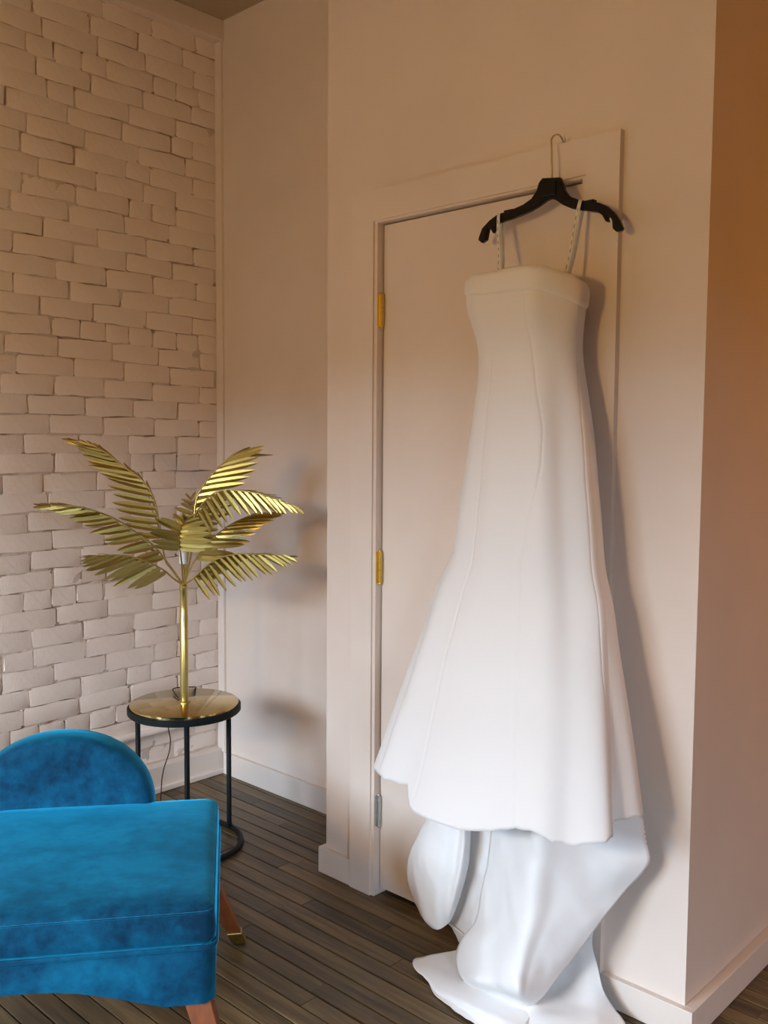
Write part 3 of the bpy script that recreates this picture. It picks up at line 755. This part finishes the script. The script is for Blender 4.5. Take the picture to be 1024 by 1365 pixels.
# raised socket block where the hook enters, and the two strap notches
box('hook_socket', (-0.018, 0.022, -0.011, -0.004, 0.008, 0.044), 'black_plastic', hb, bevel=0.003)
for s in (-1, 1):
    x0, zn = ((-0.118, -0.0055), (0.112, -0.0205))[s > 0]
    nb = box('strap_notch_guard', (x0-0.014, x0+0.014, -0.0085, 0.0085, zn-0.003, zn+0.0015), 'black_plastic', hb, bevel=0.0015)
# wire hook: up, over the casing and down behind its edge
hk = [(0.004, 0.0, 0.045), (0.005, 0.0, 0.065), (0.003, 0.0, 0.095), (0.001, 0.002, 0.125), (-0.002, 0.005, 0.146), (0.001, 0.014, 0.158), (0.004, 0.026, 0.162), (0.006, 0.036, 0.157), (0.007, 0.042, 0.150), (0.007, 0.044, 0.1475)]
tube('hook', spline(hk, 40), 0.0024, 'chrome', hanger, seg=10)


# ------------------------------------------------------------------ side table
tx, ty, tz = TABLE
table = empty('side_table', (tx, ty, 0), 0); tag(table, 'round black metal side table with polished brass top in the corner', 'side table')
lathe('table_top', [(0.0, tz-0.012), (0.180, tz-0.012), (0.1835, tz-0.010), (0.1835, tz-0.001), (0.182, tz), (0.0, tz)], 'brass_mirror', table, seg=72)
lathe('rim', [(0.150, tz-0.030), (0.187, tz-0.032), (0.191, tz-0.028), (0.191, tz-0.010), (0.189, tz-0.008), (0.1845, tz-0.008), (0.1845, tz-0.0125), (0.150, tz-0.0125)], 'black_metal', table, seg=72)
camdir = math.atan2(-ty, -tx)+0.035
for k in range(3):
    q = camdir+k*2*math.pi/3
    c_, s_ = math.cos(q), math.sin(q)
    r_ = 0.181
    pts = [(r_*c_, r_*s_, tz-0.03), (r_*c_, r_*s_, 0.06), (r_*c_, r_*s_, 0.03), ((r_+.004)*c_, (r_+.004)*s_, 0.012)]
    tube('leg', pts, 0.0088, 'black_metal', table, seg=10)
tube('base_ring', [(0.190*math.cos(2*math.pi*k/64), 0.190*math.sin(2*math.pi*k/64), 0.0095) for k in range(64)], 0.0095, 'black_metal', table, seg=10, closed=True)

# ------------------------------------------------------------------ palm lamp
hz = HUBZ-0.008
lamp = empty('palm_lamp', (tx, ty, tz)); tag(lamp, 'gold metal palm tree table lamp standing on the brass side table', 'lamp')
H0 = Vector((0, 0, hz-tz))
lathe('pole', [(0.021, 0.0), (0.021, 0.003), (0.0140, 0.005), (0.0140, 0.297), (0.0128, 0.299), (0.0128, hz-tz-0.02), (0.0140, hz-tz-0.018), (0.0140, hz-tz-0.002), (0.008, hz-tz+0.004)], 'brass', lamp, seg=32)
sk = lathe('bulb_socket', [(0.011, 0.066), (0.0135, 0.068), (0.0135, 0.072), (0.0130, 0.074), (0.0130, 0.116), (0.0115, 0.119)], 'socket', lamp, seg=24, loc=(0.012, -0.009, hz-tz+0.008))
sk['label'] = 'white bulb sleeve'
tube('socket_stem', [(-0.010, 0.008, -0.012), (0.0, 0.0, 0.068)], 0.005, 'brass', sk, seg=10)
# one leaflet blade: along +x, folded along its midrib, unit length
def leaflet_mesh():
    st = [(0.0, 0.25), (0.07, 0.75), (0.3, 1.0), (0.68, 0.95), (0.9, 0.5), (1.0, 0.03)]
    V, Fc = [], []
    for s, w in st:
        drop = -0.05*s*s
        hw = 0.5*w
        V += [(s, -hw, drop-0.12*hw*2), (s, 0, drop+0.0), (s, hw, drop-0.12*hw*2)]
    for i in range(len(st)-1):
        for k in range(2):
            a = i*3+k
            Fc.append((a, a+1, a+4, a+3))
    n0 = len(V)
    V += [(x, y, z-0.055) for x, y, z in V[:n0]]
    m0 = len(Fc)
    Fc += [tuple(n0+i for i in f[::-1]) for f in Fc[:m0]]
    for i in range(len(st)-1):
        a = i*3; Fc.append((a, a+3, n0+a+3, n0+a)); a = i*3+2; Fc.append((a+3, a, n0+a, n0+a+3))
    me = bpy.data.meshes.new('leaflet'); me.from_pydata(V, [], Fc); me.update()
    me.materials.append(M['brass_leaf'])
    return me
LM = leaflet_mesh()
rnd = random.Random(3)
for fi, (pts, dA, lA, dB, lB, st) in enumerate(FRONDS):
    P = [Vector(p) for p in pts]
    nS = 48
    path = [crom(P, i/(nS-1)) for i in range(nS)]
    cum = [0.0]
    for i in range(1, nS): cum.append(cum[-1]+(path[i]-path[i-1]).length)
    def at(s):
        L = s*cum[-1]
        for i in range(1, nS):
            if cum[i] >= L:
                u = (L-cum[i-1])/max(cum[i]-cum[i-1], 1e-6)
                return path[i-1].lerp(path[i], u), (path[i]-path[i-1]).normalized()
        return path[-1], (path[-1]-path[-2]).normalized()
    fr_ = tube('frond', path, [0.0036-0.0022*i/(nS-1) for i in range(nS)], 'brass', lamp, seg=8)
    fr_.location = H0
    npair = max(8, int(cum[-1]*(1-st)/0.0225))
    for k in range(npair):
        f_ = k/(npair-1)
        s = st+(1-st)*f_
        pos, tg = at(s)
        prof_l = (0.72+0.5*math.sin(math.pi*min(f_*0.9+0.12, 1)))*(1-0.25*f_**3)
        for side, (dv, ln) in enumerate(((dA, lA), (dB, lB))):
            d = Vector(dv)
            d = (d*(1-0.45*f_**2)+tg*(0.18+0.9*f_**2)+Vector((rnd.uniform(-1, 1), rnd.uniform(-1, 1), rnd.uniform(-1, 1)))*0.07).normalized()
            wv = tg-d*tg.dot(d)
            if wv.length < 0.05: wv = Vector((0, 0, 1))-d*d.z
            wv.normalize()
            nv_ = d.cross(wv)
            if nv_.z < 0: nv_ = -nv_; wv = -wv
            # tilt the blade like a louvre
            til = math.radians(-50 if fi > 6 else 18)*(1 if side == 0 else -1)
            w2 = wv*math.cos(til)+nv_*math.sin(til); n2 = nv_*math.cos(til)-wv*math.sin(til)
            L = ln*min(prof_l, 1.12)*rnd.uniform(0.95, 1.05)
            wid = 0.0205*(0.75+0.25*min(prof_l, 1))*(1-0.35*f_**2)
            mx_ = Matrix(((d.x*L, w2.x*wid, n2.x*wid, pos.x), (d.y*L, w2.y*wid, n2.y*wid, pos.y), (d.z*L, w2.z*wid, n2.z*wid, pos.z), (0, 0, 0, 1)))
            lf = bpy.data.objects.new('leaflet', LM); C.objects.link(lf)
            lf.parent = fr_; lf.matrix_local = mx_
# mains cord: over the brass top, off the back edge and down to the floor
Rh = Vector((math.cos(YAW), math.sin(YAW), 0)); Tc = Vector((math.sin(YAW), -math.cos(YAW), 0))
def tl(r, t_, z): return Rh*r+Tc*t_+Vector((0, 0, z))
cordp = [tl(-0.012, -0.008, 0.004), tl(-0.035, -0.05, 0.0035), tl(-0.060, -0.11, 0.0035), tl(-0.074, -0.150, 0.0035), tl(-0.066, -0.172, 0.0035),
         tl(-0.040, -0.178, 0.0035), tl(-0.012, -0.184, 0.0035), tl(0.0, -0.197, -0.006), tl(-0.02, -0.203, -0.06), tl(-0.085, -0.205, -0.10), tl(-0.104, -0.207, -0.15), tl(-0.098, -0.21, -0.20), tl(-0.105, -0.215, -0.25),
         tl(-0.125, -0.22, -0.31), tl(-0.135, -0.225, -0.36), tl(-0.14, -0.23, -0.42), tl(-0.15, -0.235, -tz+0.006), tl(-0.20, -0.25, -tz+0.005)]
tube('mains_cord', spline(cordp, 110), 0.0020, 'black_rubber', lamp, seg=8)

# ------------------------------------------------------------------ blue velvet chair
CW, CD = 0.80, 0.60
fr_pt = Vector((-1.488, 1.101, 0)); wl = Vector((-0.609, -0.793, 0))
base = fr_pt+wl*(CW/2)
chair = empty('velvet_chair', base, math.atan2(0.793, 0.609))
tag(chair, 'blue velvet armless lounge chair with rounded back and brass tipped legs', 'chair')
# seat rail with arched lower edge
ZS0, ZS1 = 0.255, 0.375
nx_ = 41
V, Fc = [], []
xs = [-CW/2+CW*i/(nx_-1) for i in range(nx_)]
def arch(x):
    k = 1-(abs(x)/(CW/2-0.10))
    return 0.0 if k <= 0 else 0.052*math.sin(min(k*1.15, 1)*math.pi/2)**1.1
def rnd_corner(x):
    e = CW/2-abs(x); r = 0.02
    return 0 if e > r else r-math.sqrt(max(r*r-(r-e)**2, 0))
for yy, sgn in ((0.0, 1), (CD, -1)):
    for x in xs:
        yv = yy+sgn*rnd_corner(x)
        V += [(x, yv, ZS0+arch(x)), (x, yv-sgn*0.004, (ZS0+arch(x))*0.5+ZS1*0.5), (x, yv, ZS1)]
n3 = nx_*3
for i in range(nx_-1):
    for k in range(2):
        a = i*3+k
        Fc.append((a, a+3, a+4, a+1)); Fc.append((n3+a, n3+a+1, n3+a+4, n3+a+3))
    Fc.append((i*3, n3+i*3, n3+i*3+3, i*3+3)); Fc.append((i*3+2, i*3+5, n3+i*3+5, n3+i*3+2))
for i in (0, nx_-1):
    for k in range(2):
        a = i*3+k
        Fc.append((a, a+1, n3+a+1, n3+a) if i == 0 else (a, n3+a, n3+a+1, a+1))
rail = mesh_obj('seat_rail', V, Fc, 'velvet', chair, smooth=True)
rail.data.set_sharp_from_angle(angle=math.radians(50))
# tacking edge under the rail
def rect_path(x, y0, y1, r, z, n=6):
    out = []
    for cx_, cy_, a0 in ((x-r, y0+r, -90), (x-r, y1-r, 0), (-x+r, y1-r, 90), (-x+r, y0+r, 180)):
        for i in range(n+1):
            q = math.radians(a0+90*i/n)
            out.append((cx_+r*math.cos(q), cy_+r*math.sin(q), z))
    return out
tube('piping', rect_path(CW/2+0.002, -0.005, CD+0.005, 0.022, ZS1+0.002), 0.0052, 'velvet', chair, seg=8, closed=True)
# boxed seat cushion with a crowned top and a stitched top edge
V, Fc = [], []
prof = [(0.004, ZS1+0.002), (-0.002, ZS1+0.012), (-0.003, ZS1+0.032), (0.0, ZS1+0.066), (0.0005, ZS1+0.070), (0.0015, ZS1+0.0715), (0.004, ZS1+0.0755), (0.012, ZS1+0.0810), (0.028, ZS1+0.0855), (0.06, ZS1+0.0885), (0.12, ZS1+0.0910), (0.18, ZS1+0.0920), (0.24, ZS1+0.0925)]
ringn = None
for ins, zz in prof:
    ring = rect_path(CW/2-ins, ins, CD-ins, 0.024+max(ins, 0)*0.05, zz, 8)
    dense = []
    for i in range(len(ring)):
        a, b = Vector(ring[i]), Vector(ring[(i+1) % len(ring)])
        k = max(1, int((b-a).length/0.05)) if (b-a).length > 0.06 or len(dense) == 0 else 1
        dense.append(a)
        if i in (8, 17, 26, 35):
            for q in range(1, 12): dense.append(a.lerp(b, q/12))
    ringn = len(dense)
    V += dense
for j in range(len(prof)-1):
    for i in range(ringn):
        a, b = j*ringn+i, j*ringn+(i+1) % ringn
        Fc.append((a, b, b+ringn, a+ringn))
Fc.append(tuple(range(ringn))[::-1]); Fc.append(tuple((len(prof)-1)*ringn+i for i in range(ringn)))
for i, v in enumerate(V):
    if v[2] > ZS1+0.0850:
        V[i] = Vector((v[0], v[1], v[2]+0.004*fbm(v[0]*4, v[1]*4, 1)))
cush = mesh_obj('seat_cushion', V, Fc, 'velvet', chair, smooth=True)
st_ = tube('cushion_seam', rect_path(CW/2-0.002, 0.001, CD-0.001, 0.024, ZS1+0.0712), 0.0019, 'velvet', cush, seg=6, closed=True)
# rounded low back
V, Fc = [], []
bw, z0b, ztop = 0.236, 0.28, 0.632
outl = []
for i in range(61):
    q = math.pi*i/60
    ex = 2/2.05
    outl.append((bw*math.copysign(abs(math.cos(q))**ex, math.cos(q)), 0.44+(ztop-0.44)*abs(math.sin(q))**ex))
outl = [(bw, z0b), (bw, 0.36)]+outl+[(-bw, 0.36), (-bw, z0b)]
zc_ = 0.46
layers = [(0.80, 0.0), (0.93, -0.002), (0.975, 0.006), (1.0, 0.025), (1.0, 0.075), (0.975, 0.095), (0.93, 0.102), (0.80, 0.104)]
nO = len(outl)
for sc_, yy in layers:
    for x, zz in outl:
        x2, z2 = x*sc_, zc_+(zz-zc_)*sc_
        V.append((x2, CD-0.035+yy+(z2-0.44)*0.16, z2))
for j in range(len(layers)-1):
    for i in range(nO):
        a, b = j*nO+i, j*nO+(i+1) % nO
        Fc.append((a, a+nO, b+nO, b))
Fc.append(tuple(range(nO))); Fc.append(tuple((len(layers)-1)*nO+i for i in range(nO))[::-1])
mesh_obj('backrest', V, Fc, 'velvet', chair, smooth=True).data.set_sharp_from_angle(angle=math.radians(60))
# splayed tapered legs with brass caps
for sx in (-1, 1):
    for front in (True, False):
        px0, py0 = sx*(CW/2-0.045), (0.045 if front else CD-0.045)
        qx, qy = sx*(CW/2+(0.042 if front else 0.056)), (-0.03 if front else CD+0.098)
        A, B = Vector((px0, py0, ZS0+0.03)), Vector((qx, qy, 0.0))
        def ring4(t_, s_):
            c_ = A.lerp(B, t_)
            return [c_+Vector((a*s_, b*s_, 0)) for a, b in ((-1, -1), (1, -1), (1, 1), (-1, 1))]
        def prism(name, t0, t1, s0, s1, mat, par):
            bm = bmesh.new()
            r0 = [bm.verts.new(v) for v in ring4(t0, s0)]; r1 = [bm.verts.new(v) for v in ring4(t1, s1)]
            for k in range(4): bm.faces.new((r0[k], r0[(k+1) % 4], r1[(k+1) % 4], r1[k]))
            bm.faces.new(r0[::-1]); bm.faces.new(r1)
            bmesh.ops.recalc_face_normals(bm, faces=bm.faces[:])
            bmesh.ops.bevel(bm, geom=bm.edges[:], offset=0.002, segments=1, affect='EDGES')
            return bm_obj(name, bm, mat, par)
        lg = prism('leg', 0.0, 0.86, 0.028, 0.0185, 'leg_wood', chair)
        prism('leg_cap', 0.84, 0.995, 0.0205, 0.0180, 'brass', lg)['label'] = 'brass leg cap'

# ------------------------------------------------------------------ floor lamps that give the warm light (outside the picture)
for loc, lab in ((ROOM_LAMP, 'brass floor lamp standing behind the viewer near the window'), (HALL_LAMP, 'brass floor lamp standing in the hall beyond the closet')):
    pl = empty('floor_lamp', (loc[0], loc[1], 0)); tag(pl, lab, 'lamp')
    lathe('base', [(0.0, 0.0), (0.14, 0.0), (0.14, 0.012), (0.02, 0.022), (0.0, 0.022)], 'brass', pl, seg=32)
    tube('pole', [(0, 0, 0.02), (0, 0, loc[2]-0.14)], 0.011, 'brass', pl, seg=10)
    tube('cage', [(0.115*math.cos(2*math.pi*k/32), 0.115*math.sin(2*math.pi*k/32), loc[2]-0.13) for k in range(32)], 0.004, 'brass', pl, seg=6, closed=True)
